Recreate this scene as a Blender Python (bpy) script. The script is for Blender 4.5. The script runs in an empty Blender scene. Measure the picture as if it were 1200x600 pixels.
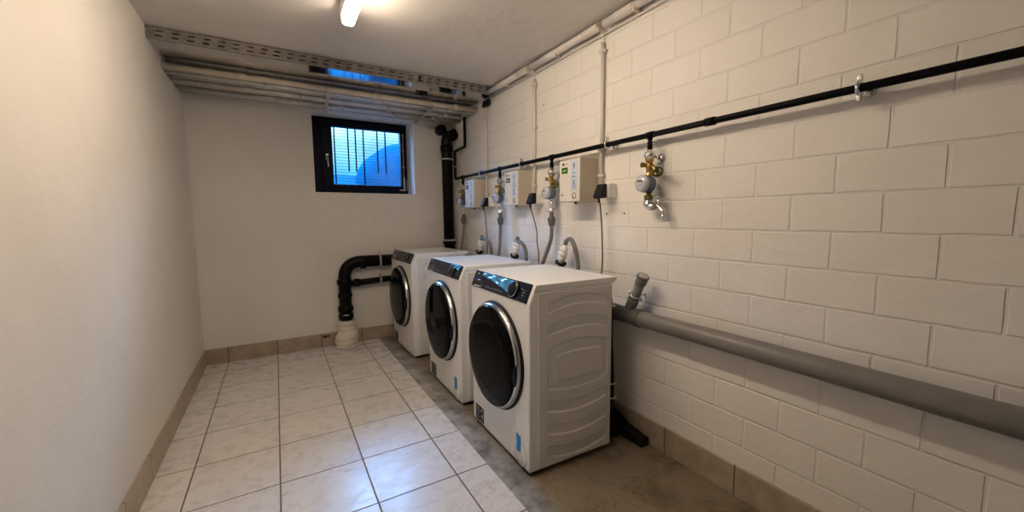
import bpy, bmesh, math, random
from mathutils import Vector, Matrix
random.seed(4)
PI = math.pi
COL = bpy.context.scene.collection
CZ = 2.165      # ceiling height
XL = -2.1       # left wall
YF = -7.2       # wall behind the camera

# ------------------------------------------------------------------ materials
def new_mat(name):
    m = bpy.data.materials.new(name); m.use_nodes = True
    nt = m.node_tree
    return m, nt, nt.nodes['Principled BSDF']
def N(nt, t, **kw):
    n = nt.nodes.new(t)
    for k, v in kw.items(): setattr(n, k, v)
    return n
def ramp(nt, fac, stops):
    r = N(nt, 'ShaderNodeValToRGB'); cr = r.color_ramp
    while len(cr.elements) < len(stops): cr.elements.new(.5)
    for e, (p, c) in zip(cr.elements, stops):
        e.position = p; e.color = (*c, 1) if len(c) == 3 else c
    nt.links.new(fac, r.inputs[0]); return r.outputs[0]
def noise(nt, vec, scale, detail=4, rough=.55, dist=0):
    n = N(nt, 'ShaderNodeTexNoise')
    n.inputs['Scale'].default_value = scale; n.inputs['Detail'].default_value = detail
    n.inputs['Roughness'].default_value = rough; n.inputs['Distortion'].default_value = dist
    if vec is not None: nt.links.new(vec, n.inputs['Vector'])
    return n.outputs['Fac']
def bump(nt, h, strength, dist, normal=None):
    b = N(nt, 'ShaderNodeBump'); b.inputs['Strength'].default_value = strength
    b.inputs['Distance'].default_value = dist
    nt.links.new(h, b.inputs['Height'])
    if normal: nt.links.new(normal, b.inputs['Normal'])
    return b.outputs[0]
def mix(nt, fac, a, b, mode='MIX'):
    m = N(nt, 'ShaderNodeMix', data_type='RGBA', blend_type=mode)
    if isinstance(fac, float): m.inputs[0].default_value = fac
    else: nt.links.new(fac, m.inputs[0])
    for i, v in ((6, a), (7, b)):
        if isinstance(v, tuple): m.inputs[i].default_value = (*v, 1)
        else: nt.links.new(v, m.inputs[i])
    return m.outputs[2]
def pos(nt): return N(nt, 'ShaderNodeNewGeometry').outputs['Position']
def swiz(nt, v, order, off):
    s = N(nt, 'ShaderNodeSeparateXYZ'); nt.links.new(v, s.inputs[0])
    c = N(nt, 'ShaderNodeCombineXYZ')
    for i, (a, o) in enumerate(zip(order, off)):
        if a is None: continue
        ad = N(nt, 'ShaderNodeMath', operation='ADD'); nt.links.new(s.outputs[a], ad.inputs[0])
        ad.inputs[1].default_value = o; nt.links.new(ad.outputs[0], c.inputs[i])
    return c.outputs[0]

def simple(name, col, rough=.5, metal=0, var=.06, scale=30, bmp=0, coat=0, spec=.5):
    m, nt, b = new_mat(name)
    tc = N(nt, 'ShaderNodeTexCoord').outputs['Object']
    n = noise(nt, tc, scale)
    lo = tuple(max(0, c*(1-var)) for c in col); hi = tuple(min(1, c*(1+var)) for c in col)
    nt.links.new(ramp(nt, n, [(.3, lo), (.7, hi)]), b.inputs['Base Color'])
    b.inputs['Roughness'].default_value = rough; b.inputs['Metallic'].default_value = metal
    b.inputs['Coat Weight'].default_value = coat; b.inputs['Specular IOR Level'].default_value = spec
    if bmp: nt.links.new(bump(nt, noise(nt, tc, scale*4, 5), bmp, .002), b.inputs['Normal'])
    return m

M = {}
def build_mats():
    # painted block wall (running bond 0.25 x 0.125)
    m, nt, b = new_mat('painted_blocks'); P = pos(nt)
    wob = N(nt, 'ShaderNodeTexNoise'); wob.inputs['Scale'].default_value = 9
    nt.links.new(P, wob.inputs['Vector'])
    v = swiz(nt, P, (1, 2, None), (2.485, -.079+.0, 0))
    sub = N(nt, 'ShaderNodeVectorMath', operation='SUBTRACT'); nt.links.new(wob.outputs['Color'], sub.inputs[0]); sub.inputs[1].default_value = (.5, .5, .5)
    sc = N(nt, 'ShaderNodeVectorMath', operation='SCALE'); nt.links.new(sub.outputs[0], sc.inputs[0]); sc.inputs['Scale'].default_value = .006
    ad = N(nt, 'ShaderNodeVectorMath', operation='ADD'); nt.links.new(v, ad.inputs[0]); nt.links.new(sc.outputs[0], ad.inputs[1])
    br = N(nt, 'ShaderNodeTexBrick'); br.offset = .5; br.offset_frequency = 2; br.squash = 1
    nt.links.new(ad.outputs[0], br.inputs['Vector'])
    for k, x in (('Scale', 1), ('Mortar Size', .0055), ('Mortar Smooth', .55), ('Brick Width', .25), ('Row Height', .125)): br.inputs[k].default_value = x
    br.inputs['Color1'].default_value = (.80, .775, .73, 1); br.inputs['Color2'].default_value = (.76, .735, .69, 1)
    br.inputs['Mortar'].default_value = (.74, .71, .66, 1)  # joint tone slightly darker: mostly groove shading put into the colour
    n1 = noise(nt, P, 2.5, 5); n2 = noise(nt, P, 60, 6, .7)
    col = mix(nt, .5, br.outputs['Color'], ramp(nt, n1, [(.3, (.74, .71, .66)), (.7, (.83, .81, .77))]))
    # fewer visible joints where the paint has filled them
    nt.links.new(col, b.inputs['Base Color']); b.inputs['Roughness'].default_value = .55
    inv = N(nt, 'ShaderNodeMath', operation='SUBTRACT'); inv.inputs[0].default_value = 1; nt.links.new(br.outputs['Fac'], inv.inputs[1])
    h = bump(nt, inv.outputs[0], .8, .0028)
    nt.links.new(bump(nt, n2, .35, .0025, bump(nt, noise(nt, P, 7, 3), .5, .012, h)), b.inputs['Normal'])
    M['block'] = m
    # plaster
    for nm, lo, hi in (('plaster', (.69, .665, .62), (.76, .74, .70)), ('ceiling', (.60, .57, .54), (.70, .67, .635))):
        m, nt, b = new_mat(nm); P = pos(nt)
        n1 = noise(nt, P, 1.8, 6); n2 = noise(nt, P, 45, 6, .65)
        c = ramp(nt, n1, [(.3, lo), (.7, hi)])
        if nm == 'ceiling':
            vo = N(nt, 'ShaderNodeTexVoronoi'); vo.inputs['Scale'].default_value = 5; nt.links.new(P, vo.inputs['Vector'])
            c = mix(nt, ramp(nt, vo.outputs['Distance'], [(.015, (1, 1, 1)), (.035, (0, 0, 0))]), c, (.25, .2, .17))
        nt.links.new(c, b.inputs['Base Color']); b.inputs['Roughness'].default_value = .7
        nt.links.new(bump(nt, n2, .35, .003, bump(nt, noise(nt, P, 6, 3), .5, .012)), b.inputs['Normal'])
        M[nm] = m
    # marble floor tiles
    m, nt, b = new_mat('marble_tiles'); P = pos(nt)
    v = swiz(nt, P, (0, 1, None), (1.2724+.3381*10, 2.2605+.3381*20, 0))
    br = N(nt, 'ShaderNodeTexBrick'); br.offset = 0; br.squash = 1; nt.links.new(v, br.inputs['Vector'])
    for k, x in (('Scale', 1), ('Mortar Size', .0032), ('Mortar Smooth', .15), ('Brick Width', .3381), ('Row Height', .3381)): br.inputs[k].default_value = x
    br.inputs['Color1'].default_value = (0, 0, 0, 1); br.inputs['Color2'].default_value = (1, 1, 1, 1)
    sh = N(nt, 'ShaderNodeVectorMath', operation='SCALE'); nt.links.new(br.outputs['Color'], sh.inputs[0]); sh.inputs['Scale'].default_value = 7.0
    ad = N(nt, 'ShaderNodeVectorMath', operation='ADD'); nt.links.new(v, ad.inputs[0]); nt.links.new(sh.outputs[0], ad.inputs[1])
    mp = N(nt, 'ShaderNodeMapping'); mp.inputs['Rotation'].default_value = (0, 0, .9); mp.inputs['Scale'].default_value = (1, 2.4, 1)
    nt.links.new(ad.outputs[0], mp.inputs[0])
    va = noise(nt, mp.outputs[0], 3.2, 8, .6, .9); vb = noise(nt, ad.outputs[0], 3, 4)
    vein = ramp(nt, va, [(.40, (.70, .69, .685)), (.490, (.68, .67, .665)), (.50, (.44, .40, .38)), (.508, (.68, .67, .665)), (.62, (.72, .71, .71))])
    col = mix(nt, .35, vein, ramp(nt, vb, [(.3, (.60, .58, .56)), (.7, (.74, .73, .73))]))
    sp = noise(nt, P, 220, 2)
    col = mix(nt, ramp(nt, sp, [(.72, (0, 0, 0)), (.76, (1, 1, 1))]), col, (.3, .27, .25))
    col = mix(nt, br.outputs['Fac'], col, (.13, .105, .085))
    nt.links.new(col, b.inputs['Base Color'])
    rr = ramp(nt, noise(nt, P, 14, 5), [(.3, (.22,)*3), (.7, (.36,)*3)])
    rm = mix(nt, br.outputs['Fac'], rr, (.9, .9, .9)); nt.links.new(rm, b.inputs['Roughness'])
    inv = N(nt, 'ShaderNodeMath', operation='SUBTRACT'); inv.inputs[0].default_value = 1; nt.links.new(br.outputs['Fac'], inv.inputs[1])
    nt.links.new(bump(nt, inv.outputs[0], .8, .003), b.inputs['Normal'])
    M['tile'] = m
    # concrete
    m, nt, b = new_mat('stained_concrete'); P = pos(nt)
    a = ramp(nt, noise(nt, P, 3.2, 9, .62, .6), [(.36, (.07, .055, .035)), (.46, (.16, .125, .08)), (.54, (.235, .19, .13)), (.66, (.19, .175, .15))])
    c = mix(nt, ramp(nt, noise(nt, P, 11, 6, .6), [(.45, (0, 0, 0)), (.75, (.7, .7, .7))]), a, (.26, .185, .105))
    c = mix(nt, ramp(nt, noise(nt, P, 26, 7, .7, .8), [(.62, (0, 0, 0)), (.70, (.8, .8, .8))]), c, (.06, .05, .04))
    c = mix(nt, ramp(nt, noise(nt, P, 38, 3, .5), [(.73, (0, 0, 0)), (.76, (.8, .8, .8))]), c, (.56, .54, .50))
    s = N(nt, 'ShaderNodeSeparateXYZ'); nt.links.new(P, s.inputs[0])
    g = N(nt, 'ShaderNodeMapRange'); g.inputs[1].default_value = -.62; g.inputs[2].default_value = -.74; nt.links.new(s.outputs[0], g.inputs[0])
    c = mix(nt, g.outputs[0], c, ramp(nt, noise(nt, P, 9, 8, .6), [(.35, (.13, .125, .11)), (.48, (.27, .27, .26)), (.62, (.40, .40, .39))]))
    nt.links.new(c, b.inputs['Base Color']); b.inputs['Roughness'].default_value = .6
    nt.links.new(bump(nt, noise(nt, P, 22, 8, .7), .9, .012), b.inputs['Normal'])
    M['concrete'] = m
    # skirting tiles
    for nm, ax, off in (('skirt_back', 0, 1.2724+3.381), ('skirt_right', 1, 2.627+3.381)):
        m, nt, b = new_mat(nm); P = pos(nt)
        v = swiz(nt, P, (ax, 2, None), (off, 1, 0))
        br = N(nt, 'ShaderNodeTexBrick'); br.offset = 0; nt.links.new(v, br.inputs['Vector'])
        for k, x in (('Scale', 1), ('Mortar Size', .0035), ('Mortar Smooth', .2), ('Brick Width', .3381), ('Row Height', 5.)): br.inputs[k].default_value = x
        c = ramp(nt, noise(nt, P, 12, 7, .6), [(.3, (.30, .24, .18)), (.7, (.44, .365, .285))])
        c = mix(nt, ramp(nt, noise(nt, P, 7, 4), [(.62, (0, 0, 0)), (.75, (.6, .6, .6))]), c, (.24, .15, .09))
        nt.links.new(mix(nt, br.outputs['Fac'], c, (.10, .075, .055)), b.inputs['Base Color'])
        b.inputs['Roughness'].default_value = .35
        M[nm] = m
    S = lambda k, *a, **w: M.__setitem__(k, simple(k, *a, **w))
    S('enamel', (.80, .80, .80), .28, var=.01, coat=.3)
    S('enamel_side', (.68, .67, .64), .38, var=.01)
    S('top_white', (.82, .81, .79), .30, var=.015)
    S('panel_navy', (.006, .009, .022), .2, var=.15, spec=.3)
    S('panel_grey', (.014, .014, .017), .28, var=.1, spec=.2)
    S('black_gloss', (.006, .006, .008), .05, var=.1, coat=.6)
    S('door_glass', (.003, .003, .004), .05, var=.1, spec=.05)
    S('door_inner', (.05, .052, .055), .12, var=.1)
    S('black_rubber', (.006, .006, .006), .6, var=.3, spec=.25)
    S('chrome_ring', (.56, .56, .57), .22, 1.0, var=.03)
    S('chrome', (.72, .72, .71), .14, 1.0, var=.1, scale=60)
    S('blue_film', (.05, .30, .72), .12, var=.5, scale=14, coat=.8)
    S('blue_tape', (.005, .24, .68), .45, var=.08)
    S('mark_white', (.75, .75, .75), .5)
    S('mark_grey', (.32, .33, .35), .5)
    S('mark_dark', (.03, .03, .035), .5)
    S('black_pipe', (.005, .005, .006), .32, var=.3, scale=20, bmp=.15, spec=.05)
    S('cast_black', (.005, .005, .005), .34, var=.3, scale=14, bmp=.3, spec=.12)
    S('grey_pvc', (.19, .18, .165), .42, var=.1, scale=12)
    S('grey_pvc_dark', (.115, .11, .10), .45, var=.1, scale=12)
    S('grey_hose', (.16, .155, .145), .5, var=.08)
    S('cream_wrap', (.70, .65, .54), .6, var=.1, scale=18, bmp=.6)
    S('white_plastic', (.78, .77, .73), .4, var=.02)
    S('beige_box', (.56, .49, .39), .42, var=.015)
    S('box_face', (.70, .67, .61), .4, var=.015)
    S('conduit', (.66, .62, .57), .45, var=.04)
    S('brass', (.46, .31, .10), .30, 1.0, var=.3, scale=60)
    S('brass_dark', (.20, .17, .05), .35, .8, var=.3, scale=60)
    S('meter_face', (.50, .51, .56), .22, var=.08, scale=50, coat=.5)
    S('meter_blue', (.10, .145, .20), .35, var=.2)
    S('lcd_green', (.03, .10, .025), .25, var=.2, scale=90)
    S('lcd_char', (.22, .62, .12), .4)
    S('sticker_blue', (.52, .62, .76), .45, var=.12, scale=80)
    S('galv', (.52, .51, .49), .28, .75, var=.2, scale=25)
    S('galv_dull', (.22, .20, .18), .5, .3, var=.2, scale=25)
    S('duct_metal', (.66, .66, .66), .10, 1.0, var=.12, scale=3)
    S('pipe_paint', (.66, .65, .63), .28, .4, var=.15, scale=12)
    S('pipe_cream', (.60, .54, .45), .35, var=.12, scale=12)
    S('frame_navy', (.003, .005, .014), .4, var=.2, spec=.10)
    S('reveal_paint', (.84, .84, .84), .6, var=.03, scale=10)
    S('rust', (.09, .035, .015), .8, var=.4, scale=60)
    S('louvre', (.001, .010, .018), .9, var=.1, spec=0)
    S('tank', (.0008, .018, .036), .9, var=.05, scale=4, spec=0)
    S('shaft_wall', (.006, .034, .055), .9, var=.1, scale=4, spec=0)
    S('cord_grey', (.10, .095, .09), .5)
    # window glass
    m, nt, b = new_mat('window_glass'); nt.nodes.remove(b)
    tr = N(nt, 'ShaderNodeBsdfTransparent'); tr.inputs[0].default_value = (.93, .97, 1, 1)
    gl = N(nt, 'ShaderNodeBsdfGlossy'); gl.inputs['Roughness'].default_value = .02
    fr = N(nt, 'ShaderNodeFresnel'); fr.inputs[0].default_value = 1.45
    mx = N(nt, 'ShaderNodeMixShader'); nt.links.new(fr.outputs[0], mx.inputs[0]); nt.links.new(tr.outputs[0], mx.inputs[1]); nt.links.new(gl.outputs[0], mx.inputs[2])
    nt.links.new(mx.outputs[0], nt.nodes['Material Output'].inputs[0]); M['glass'] = m
    # lit lamp cover
    m, nt, b = new_mat('lit_diffuser')
    b.inputs['Base Color'].default_value = (.9, .88, .8, 1)
    b.inputs['Emission Color'].default_value = (1, .80, .60, 1); b.inputs['Emission Strength'].default_value = LAMP
    M['lamp'] = m
LAMP = 30.0

# ------------------------------------------------------------------ mesh helpers
class MB:
    def __init__(s): s.bm = bmesh.new(); s.mats = []; s.cur = 0
    def use(s, key):
        if key not in s.mats: s.mats.append(key)
        s.cur = s.mats.index(key); return s
    def _fin(s, faces, smooth=False):
        for f in faces: f.material_index = s.cur; f.smooth = smooth
    def box(s, x0, x1, y0, y1, z0, z1, bev=0, mat=None, seg=2):
        if mat: s.use(mat)
        r = bmesh.ops.create_cube(s.bm, size=1)
        for v in r['verts']:
            v.co = Vector(((x0+x1)/2+v.co.x*(x1-x0), (y0+y1)/2+v.co.y*(y1-y0), (z0+z1)/2+v.co.z*(z1-z0)))
        fs = set(f for v in r['verts'] for f in v.link_faces)
        if bev:
            es = list(set(e for v in r['verts'] for e in v.link_edges))
            rr = bmesh.ops.bevel(s.bm, geom=es, offset=bev, segments=seg, profile=.5, affect='EDGES')
            fs = set(f for f in fs if f.is_valid) | set(rr['faces'])
        s._fin(fs, bool(bev)); return s
    def prism(s, pts, axis, a, b, bev=0, mat=None, seg=2):
        """extrude polygon given in the two other axes"""
        if mat: s.use(mat)
        def mk(p, t):
            c = list(p); c.insert(axis, t); return Vector(c)
        va = [s.bm.verts.new(mk(p, a)) for p in pts]; vb = [s.bm.verts.new(mk(p, b)) for p in pts]
        n = len(pts); fs = [s.bm.faces.new(va), s.bm.faces.new(vb[::-1])]
        for i in range(n): fs.append(s.bm.faces.new([va[i], vb[i], vb[(i+1) % n], va[(i+1) % n]]))
        if bev:
            es = list(set(e for f in fs for e in f.edges))
            rr = bmesh.ops.bevel(s.bm, geom=es, offset=bev, segments=seg, profile=.5, affect='EDGES')
            fs = [f for f in fs if f.is_valid] + list(rr['faces'])
        bmesh.ops.recalc_face_normals(s.bm, faces=list(set(fs)))
        s._fin(set(fs), bool(bev)); return s
    def lathe(s, base, axis, prof, seg=24, mat=None, smooth=True, arc=None):
        """prof: list of (radius, distance along axis) from base"""
        if mat: s.use(mat)
        ax = Vector(axis).normalized(); t = Vector((0, 0, 1)) if abs(ax.z) < .9 else Vector((1, 0, 0))
        u = ax.cross(t).normalized(); w = ax.cross(u); base = Vector(base); rings = []
        closed = arc is None
        a0, a1 = arc if arc else (0, 2*PI)
        cnt = seg if closed else seg+1
        for r, d in prof:
            if r < 1e-6: rings.append([s.bm.verts.new(base+ax*d)]); continue
            rings.append([s.bm.verts.new(base+ax*d+(u*math.cos(a0+(a1-a0)*i/seg)+w*math.sin(a0+(a1-a0)*i/seg))*r) for i in range(cnt)])
        fs = []
        for A, B in zip(rings, rings[1:]):
            if len(A) == 1 and len(B) == 1: continue
            for i in range(seg):
                j = (i+1) % cnt
                if len(A) == 1: q = [A[0], B[j], B[i]]
                elif len(B) == 1: q = [A[i], A[j], B[0]]
                else: q = [A[i], A[j], B[j], B[i]]
                fs.append(s.bm.faces.new(q))
        for R_ in (rings[0], rings[-1]):
            if len(R_) > 2 and closed: fs.append(s.bm.faces.new(R_))
        bmesh.ops.recalc_face_normals(s.bm, faces=fs)
        s._fin(fs, smooth)
        for f in fs:
            if len(f.verts) > 4: f.smooth = False
        return s
    def cyl(s, a, b, r, seg=16, mat=None, r2=None):
        a = Vector(a); b = Vector(b); L = (b-a).length
        return s.lathe(a, b-a, [(r, 0), (r if r2 is None else r2, L)], seg, mat)
    def torus(s, c, axis, R, r, seg=32, sub=8, mat=None):
        if mat: s.use(mat)
        prof = [(R+r*math.cos(2*PI*i/sub), r*math.sin(2*PI*i/sub)) for i in range(sub+1)]
        ax = Vector(axis).normalized(); t = Vector((0, 0, 1)) if abs(ax.z) < .9 else Vector((1, 0, 0))
        u = ax.cross(t).normalized(); w = ax.cross(u); c = Vector(c)
        rings = [[s.bm.verts.new(c+ax*d+(u*math.cos(2*PI*i/seg)+w*math.sin(2*PI*i/seg))*q) for i in range(seg)] for q, d in prof[:-1]]
        fs = []
        for k in range(sub):
            A = rings[k]; B = rings[(k+1) % sub]
            for i in range(seg): fs.append(s.bm.faces.new([A[i], A[(i+1) % seg], B[(i+1) % seg], B[i]]))
        bmesh.ops.recalc_face_normals(s.bm, faces=fs); s._fin(fs, True); return s
    def tube(s, pts, r, seg=12, mat=None, caps=True, rad=None):
        """sweep a circle along pts; rad(i, n) optionally gives the radius"""
        if mat: s.use(mat)
        P = [Vector(p) for p in pts]; n = len(P)
        T = []
        for i in range(n):
            d = (P[min(i+1, n-1)]-P[max(i-1, 0)]); T.append(d.normalized())
        t0 = T[0]; up = Vector((0, 0, 1)) if abs(t0.z) < .9 else Vector((1, 0, 0))
        u = t0.cross(up).normalized(); rings = []
        for i in range(n):
            u = (u-T[i]*u.dot(T[i])).normalized(); w = T[i].cross(u)
            rr = rad(i, n) if rad else r
            rings.append([s.bm.verts.new(P[i]+(u*math.cos(2*PI*k/seg)+w*math.sin(2*PI*k/seg))*rr) for k in range(seg)])
        fs = []
        for A, B in zip(rings, rings[1:]):
            for k in range(seg): fs.append(s.bm.faces.new([A[k], A[(k+1) % seg], B[(k+1) % seg], B[k]]))
        ends = [s.bm.faces.new(rings[0]), s.bm.faces.new(rings[-1])] if caps else []
        bmesh.ops.recalc_face_normals(s.bm, faces=fs+ends); s._fin(fs, True); s._fin(ends, False); return s
    def sphere(s, c, r, mat=None, sc=(1, 1, 1), seg=16):
        if mat: s.use(mat)
        q = bmesh.ops.create_uvsphere(s.bm, u_segments=seg, v_segments=seg//2+2, radius=r)
        for v in q['verts']: v.co = Vector(c)+Vector((v.co.x*sc[0], v.co.y*sc[1], v.co.z*sc[2]))
        s._fin(set(f for v in q['verts'] for f in v.link_faces), True); return s
    def build(s, name, parent=None, mat=None, loc=None, off=None):
        if off is not None: bmesh.ops.translate(s.bm, verts=s.bm.verts, vec=-Vector(off))
        me = bpy.data.meshes.new(name); s.bm.to_mesh(me); s.bm.free()
        for k in (s.mats or [mat]): me.materials.append(M[k])
        o = bpy.data.objects.new(name, me); COL.objects.link(o)
        if parent: o.parent = parent
        if loc is not None: o.location = loc
        elif off is not None: o.location = off
        return o

def fillet(pts, rad, n=6):
    P = [Vector(p) for p in pts]; out = [P[0]]
    for i in range(1, len(P)-1):
        a = (P[i-1]-P[i]); b = (P[i+1]-P[i]); la, lb = a.length, b.length; a.normalize(); b.normalize()
        ang = a.angle(b); d = min(rad/math.tan(ang/2), la*.49, lb*.49)
        A = P[i]+a*d; B = P[i]+b*d
        for k in range(n+1):
            t = k/n; out.append(A*(1-t)**2+P[i]*2*t*(1-t)+B*t*t)
    out.append(P[-1]); return out
def smoothpath(pts, n=8):
    P = [Vector(p) for p in pts]; P = [P[0]*2-P[1]]+P+[P[-1]*2-P[-2]]; out = []
    for i in range(1, len(P)-2):
        for k in range(n):
            t = k/n; a, b, c, d = P[i-1], P[i], P[i+1], P[i+2]
            out.append(.5*((2*b)+(c-a)*t+(2*a-5*b+4*c-d)*t*t+(3*b-a-3*c+d)*t**3))
    out.append(P[-2]); return out
def tag(o, label=None, cat=None, group=None, kind=None):
    if label: o['label'] = label
    if cat: o['category'] = cat
    if group: o['group'] = group
    if kind: o['kind'] = kind
    return o
def empty(name, loc, label, cat, group=None, rz=0):
    o = bpy.data.objects.new(name, None); COL.objects.link(o); o.location = loc; o.rotation_euler = (0, 0, rz)
    o.empty_display_size = .1
    return tag(o, label, cat, group)
def copy_tree(o, parent=None):
    c = o.copy(); COL.objects.link(c); c.parent = parent
    for ch in [x for x in bpy.data.objects if x.parent == o]: copy_tree(ch, c)
    return c
def struct(o): o['kind'] = 'structure'; return o

build_mats()

# ------------------------------------------------------------------ the room
WX0, WX1, WZ0, WZ1, WD = -1.26, -.385, 1.36, 2.06, .29       # window opening
def room():
    ex = -.7846
    m = MB(); m.box(XL-.1, ex, YF-.1, .3, -.12, 0, mat='tile')
    fl = struct(m.build('floor'))
    m = MB(); m.box(ex+.012, .1, YF-.1, .3, -.12, -.006, mat='concrete')
    m.box(ex, ex+.012, YF-.1, .3, -.12, -.003, mat='concrete')
    struct(m.build('concrete_strip', fl))
    struct(MB().box(XL-.1, .1, YF-.1, .3, CZ, CZ+.12, mat='ceiling').build('ceiling'))
    struct(MB().box(0, .12, YF-.1, .3, -.12, CZ, mat='block').build('wall_right'))
    struct(MB().box(XL-.12, XL, YF-.1, .3, -.12, CZ, mat='plaster').build('wall_left'))
    struct(MB().box(XL, 0, YF-.12, YF, -.12, CZ, mat='plaster').build('wall_front'))
    m = MB()
    m.box(XL, WX0, 0, .34, -.12, CZ, mat='plaster'); m.box(WX1, 0, 0, .34, -.12, CZ)
    m.box(WX0, WX1, 0, .34, -.12, WZ0); m.box(WX0, WX1, 0, .34, WZ1, CZ)
    struct(m.build('wall_back'))
    # painted reveal of the opening
    m = MB()
    m.box(WX1-.004, WX1, .001, WD, WZ0+.004, WZ1-.004, mat='reveal_paint'); m.box(WX0, WX0+.004, .001, WD, WZ0+.004, WZ1-.004)
    m.box(WX0, WX1, .001, WD, WZ1-.004, WZ1); m.box(WX0, WX1, -.004, WD, WZ0, WZ0+.004)
    rev = struct(m.build('trim_1'))
    # skirting
    h = .122
    struct(MB().box(XL, 0, -.011, 0, 0, h, .002, mat='skirt_back').build('baseboard_back'))
    struct(MB().box(-.012, 0, YF, -.011, -.006, h, .002, mat='skirt_right').build('baseboard_right'))
    struct(MB().box(XL, XL+.011, YF, -.011, 0, h, .002, mat='skirt_right').build('baseboard_left'))
room()

def window():
    y0, y1 = .235, .285
    a, b, c, d = WX0+.004, WX1-.004, WZ0+.004, WZ1-.004
    w = bpy.data.objects.new('window_1', None); COL.objects.link(w); w.location = (-.82, .26, WZ0); w['kind'] = 'structure'
    off = Vector(w.location)
    def bl(m, name, par=w):
        o = m.build(name); o.parent = par
        o.data.transform(Matrix.Translation(-off)); return o
    m = MB(); fw = .026
    m.box(a, a+.105, y0, y1, c, d, .003, mat='frame_navy'); m.box(b-fw, b, y0, y1, c, d, .003)
    m.box(a, b, y0, y1, c, c+fw, .003); m.box(a, b, y0, y1, d-fw, d, .003)
    bl(m, 'outer_frame')
    # sash, hinged at the right, glass between x -1.078..-.46
    sx0, sx1, sz0, sz1 = -1.165, b-.022, c+.018, d-.02
    gx0, gx1, gz0, gz1 = -1.080, -.458, 1.452, 1.975
    m = MB(); ya, yb = .205, .268
    m.box(sx0, gx0, ya, yb, sz0, sz1, .004, mat='frame_navy'); m.box(gx1, sx1, ya, yb, sz0, sz1, .004)
    m.box(gx0-.01, gx1+.01, ya, yb, sz0, gz0, .004); m.box(gx0-.01, gx1+.01, ya, yb, gz1, sz1, .004)
    s = bl(m, 'sash')
    o = MB().box(gx0-.008, gx1+.008, .236, .24, gz0-.008, gz1+.008, mat='glass').build('pane', s); o.data.transform(Matrix.Translation(-off))
    m = MB()   # handle
    hx = -1.128
    m.box(hx-.013, hx+.013, ya-.008, ya, 1.665, 1.725, .004, mat='chrome')
    m.cyl((hx, ya-.004, 1.70), (hx, ya-.045, 1.70), .008)
    m.tube(fillet([(hx, ya-.045, 1.705), (hx, ya-.045, 1.66), (hx+.002, ya-.048, 1.60)], .01), .008)
    o = m.build('handle', s); o.data.transform(Matrix.Translation(-off)); o['label'] = 'chrome window handle'
    m = MB()   # tilt stay and hinge fittings
    hx = sx1-.024
    m.cyl((hx, ya-.006, 1.42), (hx, ya-.006, 1.96), .004, mat='galv')
    for z in (1.95, 1.80, 1.64, 1.53): m.box(hx-.008, hx+.008, ya-.014, ya, z-.008, z+.008, .002)
    m.box(hx-.007, hx+.009, ya-.016, ya, 1.42, 1.53, .003, mat='chrome')
    m.box(hx-.045, hx+.015, ya-.01, ya, 1.405, 1.42, .002)
    m.box(hx+.025, hx+.036, ya-.014, ya, 1.41, 1.52, .003, mat='galv')
    o = m.build('stay_arm', s); o.data.transform(Matrix.Translation(-off)); o['label'] = 'silver stay and hinge hardware'
window()

def outside():
    # louvre slats with uprights in front of the light shaft
    e = empty('window_louvre', (-.78, .44, 1.30), 'blue-lit louvre of thin slats with uprights outside the window', 'louvre')
    m = MB(); x0, x1 = -1.45, -.05
    z = 1.36
    while z < 2.2:
        m.box(x0+.78, x1+.78, -.004, .004, z-1.30-.0013, z-1.30+.0013, mat='louvre'); z += .0285
    m.build('slats', e)
    for x in (-1.03, -.905, -.835, -.76, -.625, -.545):
        m = MB(); m.box(x+.78-.006, x+.78+.006, .014, .026, .0 if x in (-1.03, -.76) else .30, .95, mat='louvre'); m.build('upright', e)
    for zz in (.0, .93):
        m = MB(); m.box(x0+.78, x1+.78, -.015, .03, zz-.02, zz+.02, mat='louvre'); m.build('rail', e)
    m = MB()
    m.lathe((-.10, 1.35, 1.62), (0, 1, 0), [(0, -.05), (.15, -.045), (.32, -.02), (.43, .02), (.47, .07), (.47, .8), (.43, .86), (0, .9)], 48, mat='tank')
    m.box(-.35, .15, 1.5, 2.1, .9, 1.3, mat='tank')
    tag(m.build('round_tank'), 'big round blue shape beyond the louvre outside the window', 'tank')
    m = MB(); m.box(-3.2, 1.8, 2.9, 3.05, .6, 1.80, mat='shaft_wall')
    struct(m.build('exterior_wall'))
    struct(MB().box(-3.2, 1.8, .36, 2.9, .82, .9, mat='shaft_wall').build('exterior_ground'))
outside()

# ------------------------------------------------------------------ washing machines
DEP, BD, MH, MW = .496, .466, .85, .595
def rib_height(x, z):
    """emboss depth of the pressed side panel (metres inward)"""
    def sd_band(x, z, bot, top, x0=.092, x1=.44):
        t = (x-.265)/.175
        zb = bot[0]+(bot[1]-bot[0])*(1-t*t); zt = top[0]+(top[1]-top[0])*(1-t*t)
        dx = min(x-x0, x1-x); dz = min(z-zb, zt-z)
        r = .014
        if dx < r and dz < r: return r-math.hypot(r-dx, r-dz)
        return min(dx, dz)
    h = 0
    for bot, top, in (((.719, .747), (.763, .792)), ((.615, .642), (.664, .691)), ((.381, .356), (.557, .586)),
                      ((.277, .250), (.326, .300)), ((.173, .145), (.221, .193)), ((.067, .038), (.118, .089))):
        d = sd_band(x, z, bot, top)
        t = min(1, max(0, (d+.001)/.0045)); h = max(h, t*t*(3-2*t))
    t = (x-.27)/.15
    zt = .522+.012*(1-t*t); dx = min(x-.131, .41-x); dz = min(z-.400, zt-z); r = .02
    d = r-math.hypot(r-dx, r-dz) if (dx < r and dz < r) else min(dx, dz)
    q = min(1, max(0, (d+.001)/.007)); h -= q*q*(3-2*q)
    return max(h, 0)*.0045
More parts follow.
